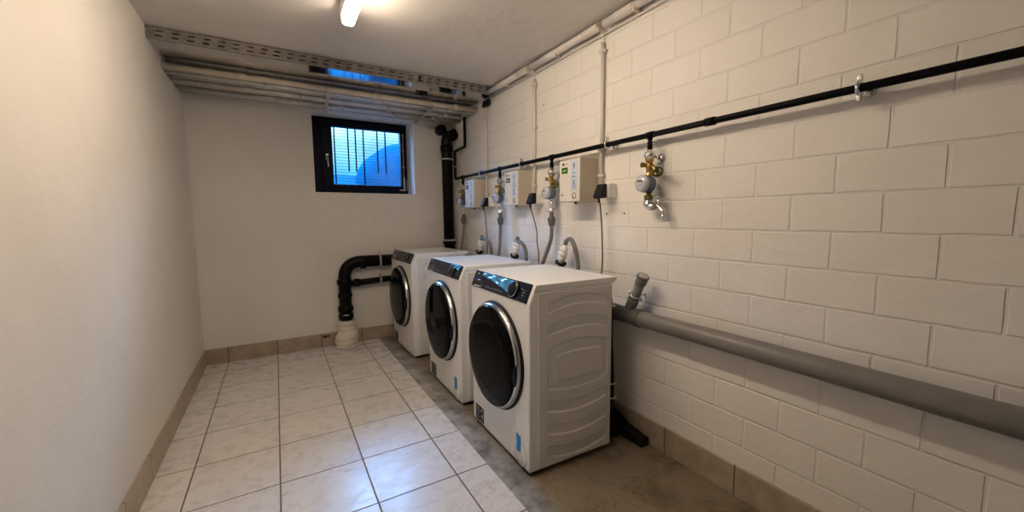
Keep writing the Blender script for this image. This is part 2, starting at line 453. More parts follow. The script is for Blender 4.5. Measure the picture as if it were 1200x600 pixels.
def side_panel_mesh():
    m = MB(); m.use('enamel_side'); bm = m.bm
    x0, x1, z0, z1 = .046, BD-.004, .022, .812; nx, nz = 150, 300
    V = [[bm.verts.new((x0+(x1-x0)*i/nx, -.0065+rib_height(x0+(x1-x0)*i/nx, z0+(z1-z0)*j/nz), z0+(z1-z0)*j/nz)) for i in range(nx+1)] for j in range(nz+1)]
    fs = []
    for j in range(nz):
        for i in range(nx): fs.append(bm.faces.new([V[j][i], V[j][i+1], V[j+1][i+1], V[j+1][i]]))
    for f in fs: f.smooth = True
    # skirt round the edge back to the body
    rim = V[0]+[V[j][nx] for j in range(1, nz+1)]+V[nz][-2::-1]+[V[j][0] for j in range(nz-1, 0, -1)]
    B = [bm.verts.new((v.co.x, 0.001, v.co.z)) for v in rim]; n = len(rim)
    for i in range(n): bm.faces.new([rim[i], B[i], B[(i+1) % n], rim[(i+1) % n]])
    return m

def machine(loc, rz, label, panel_mat, film, tape, sidemesh):
    g = 'white front-loading washing machines along the wall'
    e = empty('washing_machine', loc, label, 'washing machine', g, rz)
    m = MB()
    prof = [(0, .014), (0, .768), (.030, .838), (.034, .822), (BD, .822), (BD, .014)]
    prof = [(0, .014), (0, .768), (.0232, .822), (BD, .822), (BD, .014)]
    m.prism(prof, 1, 0, MW, .005, mat='enamel')
    m.build('body', e)
    # side panels (pressed steel)
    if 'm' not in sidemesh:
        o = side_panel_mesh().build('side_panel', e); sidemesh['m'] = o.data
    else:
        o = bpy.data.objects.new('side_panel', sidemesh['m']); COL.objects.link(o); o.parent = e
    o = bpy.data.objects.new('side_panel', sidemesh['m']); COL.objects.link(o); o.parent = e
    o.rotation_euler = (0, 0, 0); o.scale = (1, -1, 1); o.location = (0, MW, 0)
    # top plate with sloping front end and a lip at the back
    m = MB()
    m.prism([(.0235, .8215), (.0355, .850), (DEP, .850), (DEP+.002, .838), (BD+.004, .8215)], 1, -.003, MW+.003, .003, mat='top_white')
    m.build('top_panel', e)
    # control fascia on the slope
    sl = Vector((.0335, 0, .0825)).normalized(); nrm = Vector((-sl.z, 0, sl.x)); base = Vector((0, 0, .7675))
    def onp(y, t, h=0): return base+sl*t+Vector((0, y, 0))+nrm*h
    def slab(mm, y0, y1, t0, t1, h0, h1, mat, bev=0):
        mm.use(mat); vs = []
        c = [mm.bm.verts.new(onp(y, t, h)) for h in (h0, h1) for (y, t) in ((y0, t0), (y1, t0), (y1, t1), (y0, t1))]
        idx = [(0, 1, 2, 3), (7, 6, 5, 4), (0, 4, 5, 1), (1, 5, 6, 2), (2, 6, 7, 3), (3, 7, 4, 0)]
        fs = [mm.bm.faces.new([c[i] for i in q]) for q in idx]
        bmesh.ops.recalc_face_normals(mm.bm, faces=fs); mm._fin(fs)
        if bev:
            es = list(set(ed for f in fs for ed in f.edges)); rr = bmesh.ops.bevel(mm.bm, geom=es, offset=bev, segments=2, affect='EDGES', profile=.5)
            mm._fin(rr['faces'], True)
    TL = .0885
    m = MB(); slab(m, .018, MW-.006, .001, TL, -.004, .004, panel_mat, .0015); cp = m.build('control_panel', e)
    m = MB(); slab(m, .455, .56, .012, .042, .002, .0055, 'black_gloss', .001)
    m.build('display', cp)
    m = MB()   # printed marks
    slab(m, .475, .555, .006, .009, .003, .0046, 'mark_white')
    slab(m, .535, .555, .070, .074, .003, .0046, 'mark_white')
    for k in range(6):
        slab(m, .25+.032*k, .268+.032*k, .014, .0162, .003, .0046, 'mark_grey')
        slab(m, .25+.032*k, .262+.032*k, .020, .0215, .003, .0046, 'mark_grey')
    for k in range(3): slab(m, .052, .075, .030+.012*k, .032+.012*k, .003, .0046, 'mark_grey')
    slab(m, .085, .088, .055, .06, .003, .0046, 'mark_white')
    o = m.build('printed_marks', cp)
    kc = onp(.145, .046)
    m = MB()
    m.lathe(kc, nrm, [(.037, .003), (.037, .012), (.034, .020), (.030, .022), (0, .0225)], 36, mat=panel_mat)
    kn = m.build('programme_knob', cp)
    MB().torus(kc+nrm*.014, nrm, .036, .0025, 40, mat='chrome_ring').build('knob_ring', kn)
    if film:
        m = MB(); m.use('blue_film'); bm = m.bm
        # crinkled film lying on the fascia
        nx, nz = 30, 8; V = []
        for j in range(nz+1):
            row = []
            for i in range(nx+1):
                u = i/nx; v = j/nz
                if film == 'long':
                    y = .175+(.49-.175)*u; top = .083; bot = .018+.05*u**.8
                else:
                    y = .03+.15*u; top = .088; bot = .052+.012*math.sin(u*6)
                t = bot+(top-bot)*v
                hh = .0275 if False else .0085+.004*math.sin(u*19+v*5)+.003*math.sin(u*7-v*11)
                if film == 'long': hh *= .75
                else: hh += .012*(1-abs(u-.5)*1.6)
                row.append(bm.verts.new(onp(y, t, max(hh, .005))))
            V.append(row)
        V2 = [[bm.verts.new(v.co-nrm*.0008) for v in r] for r in V]
        for j in range(nz):
            for i in range(nx):
                bm.faces.new([V[j][i], V[j][i+1], V[j+1][i+1], V[j+1][i]]).smooth = True
                bm.faces.new([V2[j][i], V2[j+1][i], V2[j+1][i+1], V2[j][i+1]]).smooth = True
        for A, B in ((V[0], V2[0]), (V[-1], V2[-1])):
            for i in range(nx): bm.faces.new([A[i], A[i+1], B[i+1], B[i]])
        for k in (0, nx):
            for j in range(nz): bm.faces.new([V[j][k], V[j+1][k], V2[j+1][k], V2[j][k]])
        bmesh.ops.recalc_face_normals(bm, faces=bm.faces)
        o = m.build('protective_film', cp); o['label'] = 'crinkled blue protective film'
    # door
    c = (0, .305, .465); ax = (-1, 0, 0)
    m = MB(); m.lathe(c, ax, [(.2645, -.002), (.2645, .006), (.2625, .011), (.257, .012), (.245, .010)], 72, mat='black_rubber')
    d = m.build('door', e)
    m = MB(); m.lathe(c, ax, [(.254, .004), (.257, .012), (.256, .022), (.252, .030), (.2465, .0345), (.243, .033)], 72, mat='chrome_ring'); m.build('door_ring', d)
    m = MB(); m.lathe(c, ax, [(.240, .018), (.2445, .034), (.243, .040), (.236, .045), (.20, .0495), (.17, .052), (.10, .056), (0, .058)], 72, mat='door_glass'); o = m.build('door_glass', d); o['label'] = 'black glossy door glass'
    m = MB(); m.torus((-.0515, .305, .465), ax, .172, .0010, 72, 6, mat='panel_grey'); m.build('glass_edge_glint', d)  # thin grey ring draws the highlight line along the inner glass edge
    m = MB()
    for k in range(5):     # short curved grip set into the ring
        pass
    an = math.radians(-14)
    pts = [(-.034-.004*math.sin(PI*k/8), .305-.2515*math.cos(math.radians(-16+22*k/8)), .465+.2515*math.sin(math.radians(-16+22*k/8))) for k in range(9)]
    m.tube(pts, .0125, 10, mat='panel_navy', rad=lambda i, n: .005+.006*math.sin(PI*i/(n-1)))
    m.build('door_grip', d)
    # drain filter cover: a thin outline
    m = MB(); cy, cz = .072, .063
    pts = [(-.001, cy+.048*math.cos(a)*(1 if math.cos(a) > 0 else .95), cz+.048*math.sin(a)) for a in [2*PI*k/40 for k in range(41)]]
    m.lathe((0, cy, cz), ax, [(.0505, -.002), (.0505, .0012), (.0495, .002), (.0, .002)], 48, mat='enamel')
    fc = m.build('filter_cover', e)
    MB().torus((-.0012, cy, cz), ax, .0515, .0011, 48, 6, mat='mark_grey').build('cover_gap', fc)
    # black rating label
    m = MB(); m.box(-.0012, .001, .462, .562, .025, .108, mat='black_rubber')
    lb = m.build('rating_label', e)
    m = MB()
    for (a, b, z0, z1) in ((.545, .555, .09, .10), (.52, .535, .085, .10), (.50, .553, .077, .080), (.51, .553, .066, .068), (.475, .495, .085, .10),
                           (.52, .553, .056, .058), (.50, .553, .047, .049), (.515, .553, .037, .040), (.47, .49, .05, .07), (.475, .50, .034, .038)):
        m.box(-.0018, -.001, a, b, z0, z1, mat='mark_grey')
    m.build('label_print', lb)
    if tape:
        m = MB(); m.prism([(.070, .078), (.104, .070), (.107, .148), (.073, .150)], 0, -.0042, -.0025, mat='blue_tape')
        if tape == 2: m.prism([(.084, .150), (.106, .149), (.111, .153), (.104, .155)], 0, -.0042, -.0025)
        o = m.build('adhesive_tape', e); o['label'] = 'strip of blue transport tape'
    for x in (.05, BD-.05):
        for y in (.05, MW-.05):
            m = MB(); m.lathe((x, y, -.006), (0, 0, 1), [(.024, 0), (.024, .008), (.012, .010), (.012, .024)], 20, mat='black_rubber'); m.build('foot', e)
    m = MB(); m.box(.02, BD-.02, .02, MW-.02, .010, .016, mat='black_rubber'); m.build('base_plate', e)
    return e
sm = {}
machine((-.668, -2.4416, 0), -.0191, 'nearest washing machine, navy control panel under long blue film', 'panel_navy', 'long', 2, sm)
machine((-.655, -1.678, 0), -.0096, 'middle washing machine, small blue film flap over its knob', 'panel_grey', 'flap', 1, sm)
machine((-.659, -.720, 0), .0128, 'farthest washing machine by the back wall, no blue film or tape', 'panel_grey', None, 0, sm)

# ------------------------------------------------------------------ lamp
def lamp():
    e = empty('ceiling_lamp', (-1.205, -2.21, CZ), 'lit fluorescent batten lamp under the ceiling', 'lamp')
    hw = .55
    MB().box(-.036, .034, -hw+.006, hw-.004, -.058, 0, .003, mat='white_plastic').build('housing', e)
    m = MB(); m.prism([(-.030, -.056), (-.028, -.084), (-.020, -.092), (.018, -.092), (.026, -.084), (.028, -.056)], 1, -hw+.004, hw-.004, .003, mat='lamp')
    m.build('diffuser', e)
    for s in (-1, 1):
        y = s*hw
        MB().prism([(-.030, -.004), (-.030, -.032), (-.022, -.085), (-.014, -.093), (.014, -.093), (.026, -.086), (.034, -.032), (.032, -.004)], 1, y-.004, y+.004, .001, mat='lamp' if False else 'white_plastic').build('end_cap', e)
lamp()

# ------------------------------------------------------------------ duct, strut and pipes under the ceiling
m = MB(); m.box(XL, -.002, -.93, -.46, 2.10, CZ-.004, .003, mat='duct_metal')
for x in (-1.62, -.98, -.30): m.box(x-.003, x+.003, -.931, -.459, 2.096, 2.101)
tag(m.build('ventilation_duct'), 'shiny flat metal duct under the ceiling above the window pipes', 'duct')
def strut():
    m = MB(); m.use('galv_dull'); x0, x1 = XL, -.085; y0, y1 = -.945, -.9415
    z0, z1 = 2.098, 2.160
    rows = [(2.114, 2.121), (2.138, 2.145)]
    pitch = .068; slot = .030
    m.box(x0, x1, y0, y1, z0, rows[0][0]); m.box(x0, x1, y0, y1, rows[0][1], rows[1][0]); m.box(x0, x1, y0, y1, rows[1][1], z1)
    for k, (a, b) in enumerate(rows):
        x = x0+(.006 if k else 0)
        while x < x1:
            m.box(x, min(x+pitch-slot, x1), y0, y1, a, b); x += pitch
    m.box(x0, x1, y1, -.933, z0, z0+.003); m.box(x0, x1, y1, -.933, z1-.003, z1)
    return m
tag(strut().build('perforated_rail'), 'galvanised perforated rail along the duct edge below the ceiling', 'rail')
m = MB()
m.box(-.005, .005, -.953, -.945, 2.110, 2.148, .002, mat='black_rubber'); m.box(-.005, .024, -.953, -.945, 2.108, 2.117, .002)
o = m.build('hook_bracket', loc=(-.62, 0, 0)); tag(o, 'small black bracket hooked on the perforated rail', 'bracket')
m = MB(); m.box(-.03, .03, -.02, .02, -.016, .0, .004, mat='black_rubber'); m.cyl((-.03, 0, -.010), (-.06, 0, -.010), .007)
o = m.build('duct_clip', loc=(-.52, -.72, 2.10)); tag(o, 'small dark clip under the metal duct', 'clip')
m = MB(); m.box(-.03, .0, -.045, .045, -.022, .022, .006, mat='black_rubber'); m.cyl((-.015, -.05, .012), (-.015, .06, -.01), .014)
o = m.build('cable_gland', loc=(-.012, -.83, 2.065)); tag(o, 'short black cable gland in the ceiling corner on the block wall', 'cable gland')
PG = 'bundle of pipes running under the ceiling above the window'
specs = [(-.615, 2.060, .020, 'pipe_cream', 'front cream-brown pipe of the ceiling pipe bundle'),
         (-.545, 2.050, .014, 'pipe_paint', 'grey pipe next behind the cream pipe in the ceiling bundle'),
         (-.470, 2.058, .018, 'galv', 'shiny galvanised pipe third from the front of the ceiling bundle'),
         (-.390, 2.048, .015, 'pipe_paint', 'grey pipe fourth from the front of the ceiling bundle'),
         (-.310, 2.060, .020, 'pipe_cream', 'cream pipe in the rear half of the ceiling bundle'),
         (-.225, 2.048, .014, 'galv', 'thin galvanised pipe third from the wall in the ceiling bundle'),
         (-.150, 2.058, .018, 'pipe_paint', 'grey pipe second from the back wall in the ceiling bundle'),
         (-.075, 2.066, .016, 'galv', 'galvanised pipe closest to the back wall in the ceiling bundle')]
for i, (y, z, r, mt, lb) in enumerate(specs):
    m = MB(); m.tube([(XL, 0, 0), (-1.3, 0, .002), (-.6, 0, -.001), (-.002, 0, 0)], r, 14, mat=mt)
    for x in (-1.7+.11*i, -.85+.04*i, -.20-.03*(i % 3)): m.cyl((x-.025, 0, 0), (x+.025, 0, 0), r*1.16, 14)
    o = m.build('ceiling_pipe', loc=(0, y, z)); tag(o, lb, 'pipe', PG)
def strap(x, name_label):
    m = MB(); m.use('galv'); pts = []
    n = 34
    for i in range(n+1):
        t = i/n; y = -.66+.62*t; pts.append((x+.04*t, y, 2.030+.012*math.cos(t*9*2*PI)-.004))
    for a, b in zip(pts, pts[1:]):
        m.prism([(a[1], a[2]), (b[1], b[2]), (b[1], b[2]+.002), (a[1], a[2]+.002)], 0, a[0]-.011, a[0]+.011)
    tag(m.build('hanger_strap'), name_label, 'strap', 'straps holding the ceiling pipes')
strap(-.42, 'pale perforated strap under the ceiling pipes, right of the window')
strap(-1.19, 'pale perforated strap under the ceiling pipes at the window handle side')

# ------------------------------------------------------------------ black waste pipes on the back wall
def soil():
    y = -.054; r = .052
    e = empty('waste_pipe', (-1.068, y, 0), 'thick black waste pipe bending along the back wall behind the far machine', 'pipe')
    e.location = (0, 0, 0)
    m = MB(); m.tube(fillet([(-1.068, y, .20), (-1.066, y, .752), (-.16, y, .742)], .15, 12), r, 28, mat='cast_black')
    m.build('main_pipe', e)
    def ring(c, ax, rr, w, name='socket_ring', mt='cast_black', par=e):
        a = Vector(ax).normalized(); c = Vector(c)
        MB().lathe(c-a*w/2, a, [(rr-.006, 0), (rr, .004), (rr, w-.004), (rr-.006, w)], 28, mat=mt).build(name, par)
    ring((-1.068, y, .575), (0, 0, 1), .063, .05); ring((-1.068, y, .455), (0, 0, 1), .061, .035)
    ring((-.905, y, .742), (1, 0, 0), .060, .05); ring((-1.068, y, .265), (0, 0, 1), .063, .05); 
    MB().sphere((-1.068, y, .335), .066, 'cast_black', (1, 1, .8), 24).build('inspection_bulge', e)
    m = MB(); m.box(-1.098, -1.052, y-.066, y-.056, .284, .290, mat='mark_white'); m.build('pipe_marking', e)
    m = MB(); m.tube([(-1.03, y, .575-.02), (-.85, y, .565), (-.18, y, .60)], .027, 18, mat='cast_black'); m.build('branch_pipe', e)
    ring((-.965, y, .560), (1, 0, .0), .036, .05, 'branch_socket')
    for z0, rr in ((.747, .053), (.572, .030)):
        m = MB(); m.lathe((-.757, y, z0), (1, 0, 0), [(rr-.004, -.009), (rr+.003, -.009), (rr+.003, .009), (rr-.004, .009)], 28, mat='galv')
        m.cyl((-.757, y+.01, z0+rr), (-.757, y+.01, z0+rr+.035), .006); m.cyl((-.757, y, z0), (-.757, -.001, z0), .006)
        o = m.build('pipe_clamp', e); o['label'] = 'galvanised pipe clamp'
    # vertical stack behind the far machine
    e2 = empty('waste_stack', (0, 0, 0), 'vertical black waste stack in the corner, elbow at its top', 'pipe')
    x = -.088; y = -.105
    m = MB(); m.tube(fillet([(x, y, .66), (x-.008, y, 1.90), (.0, y-.03, 1.955)], .07, 10), .052, 28, mat='cast_black'); m.build('main_pipe', e2)
    ring((x-.007, y, 1.80), (0, 0, 1), .060, .07, par=e2); ring((x-.001, y, .90), (0, 0, 1), .062, .05, par=e2); ring((x, y, .82), (0, 0, 1), .059, .05, par=e2)
    for z in (1.70, .915):
        m = MB(); m.lathe((x-.005 if z > 1 else x-.001, y, z), (0, 0, 1), [(.052, -.008), (.0655, -.008), (.0655, .008), (.052, .008)], 28, mat='galv'); m.cyl((x, y, z), (x, -.001, z), .006)
        m.build('pipe_clamp', e2)
    # cream sleeve on the floor
    m = MB(); m.use('cream_wrap')
    lv = [(.0, .086, -.012, -.100), (.004, .094, -.012, -.100), (.012, .097, -.012, -.101), (.030, .095, -.012, -.100), (.036, .090, -.012, -.099), (.040, .096, -.011, -.101), (.070, .099, -.011, -.102),
          (.078, .093, -.010, -.099), (.083, .099, -.010, -.101), (.108, .097, -.006, -.098), (.116, .089, -.003, -.094), (.121, .090, -.002, -.091), (.140, .080, .003, -.083), (.148, .074, .004, -.078), (.152, .077, .004, -.077),
          (.190, .074, .003, -.072), (.196, .070, .002, -.070), (.200, .075, .002, -.070), (.222, .074, .001, -.069), (.229, .066, .0, -.068), (.231, .050, .0, -.062)]
    rings = []
    for (z, r, dx, dy) in lv:
        rings.append([m.bm.verts.new((-1.066+dx+r*math.cos(2*PI*k/40), dy+r*.97*math.sin(2*PI*k/40), max(0, z+(.006*math.sin(2*PI*k/40*1+.6) if .02 < z < .225 else 0)))) for k in range(40)])
    fs = [m.bm.faces.new([A[k], A[(k+1) % 40], B[(k+1) % 40], B[k]]) for A, B in zip(rings, rings[1:]) for k in range(40)]
    fs += [m.bm.faces.new(rings[0]), m.bm.faces.new(rings[-1])]
    bmesh.ops.recalc_face_normals(m.bm, faces=fs); m._fin(fs, True)
    o = m.build('pipe_sleeve'); tag(o, 'cream wrapped pipe sleeve on the tiles at the back wall', 'pipe sleeve')
    # rusty stub in the skirting
    m = MB(); m.cyl((0, -.012, 0), (0, -.03, 0), .012, mat='rust'); m.box(-.02, .04, -.0135, -.011, -.008, .008)
    tag(m.build('rusty_pipe_stub', loc=(-1.245, 0, .095)), 'rusty stub sticking out of the skirting left of the cream sleeve', 'pipe stub')
    # round cap high in the corner
    m = MB(); m.lathe((0, 0, 0), (0, -1, 0), [(.046, 0), (.046, .05), (.052, .055), (.052, .075), (.044, .088), (.02, .096), (0, .098)], 32, mat='frame_navy')
    tag(m.build('pipe_end_cap', loc=(-.128, 0, 1.985)), 'round blue-black pipe cap high on the back wall near the corner', 'pipe cap')
soil()

# ------------------------------------------------------------------ water main on the block wall
TY = [-.40, -1.105, -1.775, -2.535]
PX, PZ = -.06, 1.508
def water_main():
    e = empty('water_pipe', (0, 0, 0), 'long black water pipe along the block wall with four drops', 'pipe')
    m = MB(); m.tube(fillet([(-.055, -.45, 2.045), (-.055, -.45, 1.775), (-.05, -.20, 1.765), (-.05, -.20, 1.505), (PX, -.30, 1.505), (PX, -2.8, PZ), (PX, YF+.01, PZ)], .012, 4), .0125, 16, mat='black_pipe')
    m.build('main_pipe', e)
    for y in TY:
        MB().cyl((PX, y, PZ), (PX, y, 1.445), .0085, mat='black_pipe').cyl((PX, y, 1.478), (PX, y, 1.440), .0118).cyl((PX, y-.022, PZ), (PX, y+.022, PZ), .0150).cyl((PX, y, PZ+.002), (PX, y, PZ-.022), .0120).build('drop_pipe', e)
    for y in (-2.83, -3.9):
        MB().cyl((PX, y-.02, PZ), (PX, y+.02, PZ), .0165, mat='black_pipe').build('coupling', e)
    for y in (-.78, -1.42, -2.262, -3.3, -4.4):
        m = MB(); m.torus((PX, y, PZ), (0, 1, 0), .0185, .006, 24, mat='chrome')
        m.box(PX-.008, PX+.008, y-.006, y+.006, PZ+.018, PZ+.038, .002); m.box(PX-.008, PX+.008, y-.006, y+.006, PZ-.038, PZ-.018, .002)
        m.cyl((PX+.015, y, PZ), (-.001, y, PZ), .005); m.lathe((-.012, y, PZ), (1, 0, 0), [(.0, -.004), (.012, -.003), (.020, .004), (.021, .0115)], 20, mat='chrome')
        m.build('pipe_clamp', e)
    m = MB(); m.torus((-.05, -.20, 1.62), (0, 0, 1), .016, .005, mat='chrome'); m.cyl((-.035, -.2, 1.62), (-.001, -.2, 1.62), .004); m.box(-.058, -.042, -.225, -.21, 1.614, 1.626); m.build('pipe_clamp', e)
    m = MB(); m.cyl((-.055, -.45, 2.035), (-.055, -.45, 2.06), .021, mat='white_plastic'); m.build('end_fitting', e)
water_main()

def valve(y, last, label):
    e = empty('water_meter_valve', (PX, y, 1.30), label, 'valve', 'brass valves with round water meters below the black pipe')
    Z = lambda z: z-1.30
    m = MB()   # chrome union with wall bracket
    m.lathe((0, 0, Z(1.395)), (0, 0, 1), [(.014, 0), (.020, .004), (.022, .012), (.022, .034), (.018, .040), (.013, .046)], 8, mat='chrome', smooth=False)
    m.torus((0, 0, Z(1.415)), (0, 0, 1), .022, .006, 24, mat='chrome')
    m.cyl((.015, -.012, Z(1.41)), (.045, -.020, Z(1.405)), .006); m.lathe((.045, -.020, Z(1.405)), (1, 0, 0), [(0, -.004), (.016, 0), (.019, .006), (.019, .013)], 20)
    m.build('upper_union', e)
    m = MB()   # brass slanted-seat valve
    m.lathe((0, 0, Z(1.318)), (0, 0, 1), [(.017, 0), (.019, .006), (.016, .012), (.012, .020), (.014, .034), (.018, .044), (.015, .055), (.014, .066), (.019, .070), (.019, .080)], 18, mat='brass')
    m.cyl((-.002, .006, Z(1.372)), (-.030, .012, Z(1.372)), .010); m.cyl((-.028, .012, Z(1.372)), (-.036, .013, Z(1.372)), .013, 6)
    m.cyl((0, 0, Z(1.380)), (-.024, -.062, Z(1.338)), .0105); m.cyl((-.016, -.040, Z(1.353)), (-.021, -.053, Z(1.344)), .0145, 6)
    m.sphere((0, 0, Z(1.365)), .017, 'brass')
    vb = m.build('valve_body', e)
    a = Vector((-.022, -.050, -.033)).normalized(); hc = Vector((-.027, -.070, Z(1.333)))
    m = MB(); m.torus(hc, a, .021, .0055, 24, mat='brass_dark'); m.cyl(hc-a*.008, hc+a*.005, .008)
    t = a.cross(Vector((0, 0, 1))).normalized(); w = a.cross(t)
    for k in range(4):
        q = t*math.cos(k*PI/2)+w*math.sin(k*PI/2); m.cyl(hc, hc+q*.021, .0035)
    m.build('handwheel', e)
    m = MB()   # meter: blue ring with clear face toward the room
    mc = (-.008, .002, Z(1.285)); ax = (-1, .10, .05)
    m.lathe(mc, ax, [(.020, -.03), (.034, -.022), (.040, -.012), (.041, .016), (.037, .022)], 32, mat='meter_blue'); mt = m.build('meter_body', e)
    m = MB(); m.lathe(mc, ax, [(.036, .018), (.0385, .026), (.037, .040), (.030, .047), (.0, .049)], 32, mat='meter_face'); o = m.build('meter_face', mt); o['label'] = 'pale round meter face'
    m = MB(); c = Vector(mc)+Vector(ax).normalized()*.0492
    m.box(c.x-.001, c.x+.001, c.y-.016, c.y+.012, c.z+.006, c.z+.013, mat='mark_dark')
    m.box(c.x-.001, c.x+.001, c.y-.010, c.y+.004, c.z-.010, c.z-.007, mat='mark_grey'); m.build('meter_counter', mt)
    m = MB()
    m.lathe((0, 0, Z(1.248)), (0, 0, -1), [(.015, -.012), (.017, 0), (.012, .006), (.012, .012), (.021, .016), (.021, .032), (.013, .036), (.013, .044)], 8 if last else 12, mat='brass_dark' if last else 'chrome', smooth=not last)
    m.build('lower_union', e)
    if last:
        m = MB()
        m.tube(fillet([(0, 0, Z(1.215)), (-.002, 0, Z(1.180)), (.006, -.052, Z(1.182)), (.006, -.078, Z(1.155)), (.006, -.080, Z(1.132))], .016, 6), .013, 16, mat='chrome', rad=lambda i, n: .019 if i < n*.35 else .010)
        m.lathe((0, 0, Z(1.205)), (0, 0, -1), [(.012, 0), (.023, .004), (.023, .022), (.016, .026)], 24)
        m.cyl((.006, -.052, Z(1.183)), (.006, -.052, Z(1.218)), .007); m.torus((.006, -.052, Z(1.222)), (.3, 0, 1), .013, .004, 20); m.box(-.012, .024, -.055, -.049, Z(1.219), Z(1.226), .002)
        m.cyl((.006, -.080, Z(1.145)), (.006, -.080, Z(1.126)), .0115)
        m.build('tap', e)
    else:
        m = MB(); m.lathe((0, 0, Z(1.206)), (0, 0, -1), [(.012, 0), (.017, .006), (.012, .014), (.011, .020), (.017, .026), (.017, .034), (.010, .040)], 16, mat='chrome')
        m.cyl((.0, .0, Z(1.195)), (.018, -.022, Z(1.180)), .006); m.cyl((-.005, .01, Z(1.18)), (-.02, .014, Z(1.17)), .005)
        m.build('hose_tap', e)
valve(TY[0], 0, 'brass valve and round meter left of the farthest coin box')
valve(TY[1], 0, 'brass valve and round meter left of the middle coin box')
valve(TY[2], 0, 'brass valve and round meter left of the nearest coin box')
valve(TY[3], 1, 'brass valve with round meter and chrome tap, no hose below')

def supply(y, path, label):
    e = empty('supply_hose', (0, 0, 0), label, 'hose', 'grey water supply hoses below the valves')
    z0 = 1.168
    m = MB(); x = PX
    m.lathe((x, y, z0), (0, 0, -1), [(.009, -.004), (.014, .0), (.015, .030), (.024, .036), (.026, .046), (.024, .062), (.019, .085), (.014, .092)], 20, mat='grey_pvc_dark')
    m.build('hose_connector', e)
    m = MB(); m.tube(smoothpath([(x, y, z0-.075)]+path, 8), .0125, 14, mat='grey_hose'); m.build('hose', e)
supply(TY[0], [(-.062, -.400, 1.02), (-.08, -.405, .90), (-.125, -.41, .66), (-.13, -.42, .40), (-.13, -.42, .008)], 'grey supply hose hanging behind the farthest machine, near the corner')
supply(TY[1], [(-.062, -1.105, 1.02), (-.08, -1.12, .88), (-.125, -1.15, .66), (-.13, -1.2, .40), (-.13, -1.2, .008)], 'grey supply hose hanging straight down behind the middle machine')
supply(TY[2], [(-.062, -1.775, 1.02), (-.065, -1.760, .965), (-.085, -1.725, .86), (-.125, -1.67, .68), (-.13, -1.65, .40), (-.13, -1.65, .008)], 'grey supply hose curving down between middle and nearest machines')

# grey drain pipe with stubs
def drain():
    e = empty('drain_pipe', (0, 0, 0), 'grey plastic drain pipe low on the block wall with upright branches', 'pipe')
    dz = .640; dx = -.062
    m = MB(); m.tube([(dx, -.2, dz+.006), (dx, -2.4, dz), (dx, YF+.01, dz-.006)], .0385, 24, mat='grey_pvc'); m.build('main_pipe', e)
    for i, (yb, yt, zt) in enumerate(((-.70, -.775, .82), (-1.28, -1.355, .83), (-1.83, -1.905, .83), (-2.42, -2.535, .855))):
        b = Vector((dx, yb, dz)); t = Vector((-.082, yt, zt)); a = (t-b).normalized()
        m = MB(); m.cyl(b, t-a*.01, .0235, 20, mat='grey_pvc'); L = (t-b).length
        m.lathe(b+a*(.075), a, [(.025, 0), (.0285, .004), (.0285, .030), (.025, .034)], 20)
        m.cyl(b, b+a*.075, .027, 20, mat='grey_pvc_dark')
        m.use('grey_pvc')
        m.lathe(t-a*.05, a, [(.0245, 0), (.0275, .006), (.0275, .046), (.026, .05)], 20)
        m.build('branch_pipe', e)
        m = MB(); m.lathe((dx, yb-.09, dz), (0, 1, 0), [(.040, 0), (.044, .004), (.044, .035), (.0415, .04), (.0415, .16), (.044, .165), (.044, .19), (.040, .195)], 24, mat='grey_pvc_dark'); m.build('socket_joint', e)
        if i == 3:
            m = MB(); m.lathe(t-a*.012, a, [(.0275, 0), (.0295, .002), (.0295, .010), (.026, .014)], 24, mat='grey_pvc_dark'); m.lathe(t, a, [(.024, .0), (.0235, .004), (0, .005)], 24, mat='galv'); m.build('end_cap', e)
            c = b+a*.125
            m = MB(); m.lathe(c, a, [(.023, -.007), (.0285, -.007), (.0285, .007), (.023, .007)], 24, mat='chrome')
            m.box(c.x-.006, c.x+.006, c.y-.044, c.y-.026, c.z-.014, c.z-.004, .002); m.box(c.x-.006, c.x+.006, c.y+.026, c.y+.042, c.z+.002, c.z+.012, .002); m.cyl(c+Vector((0, -.037, -.020)), c+Vector((0, -.037, .006)), .004); m.cyl(c+Vector((0, .036, -.004)), c+Vector((0, .036, .024)), .004)
            m.cyl(c, (-.001, c.y, c.z), .005); o = m.build('pipe_clamp', e); o['label'] = 'chrome clamp ring with bolts'
drain()
def drainhose(st, pk, dn, label):
    e = empty('drain_hose', (0, 0, 0), label, 'hose', 'looped grey drain hoses behind the machines')
    st = Vector(st); pk = Vector(pk); dn = Vector(dn)
    a = Vector((-.0, -.35, 1)).normalized()
    m = MB(); m.lathe(st, a, [(.030, -.002), (.031, .008), (.026, .012)], 20, mat='black_rubber'); m.box(st.x-.012, st.x+.012, st.y+.028, st.y+.044, st.z-.004, st.z+.022, .003); m.box(st.x-.012, st.x+.012, st.y-.042, st.y-.028, st.z-.004, st.z+.016, .003); o = m.build('seal_ring', e)
    m = MB(); m.lathe(st, a, [(.020, .008), (.021, .03), (.024, .034), (.025, .045), (.022, .052), (.024, .058), (.029, .066), (.029, .076), (.022, .082), (.022, .090), (.027, .096), (.026, .104), (.017, .110), (.0155, .128)], 20, mat='white_plastic')
    o = m.build('adapter', e); o['label'] = 'white stepped plastic adapter'
    p0 = st+a*.115; p1 = st+a*.145
    m = MB(); mid = Vector(((pk.x+dn.x)/2, dn.y+.028, (pk.z+dn.z)/2+.03))
    m.tube(smoothpath([p0, p1, pk+Vector((0, .030, -.012)), pk+Vector((0, -.012, 0)), mid, dn, dn+Vector((-.042, -.012, -.17)), dn+Vector((-.045, .0, -.40)), Vector((dn.x-.045, dn.y, .008))], 8), .0125, 14, mat='grey_hose', rad=lambda i, n: .0125+.0006*(i % 2)); m.build('hose', e)
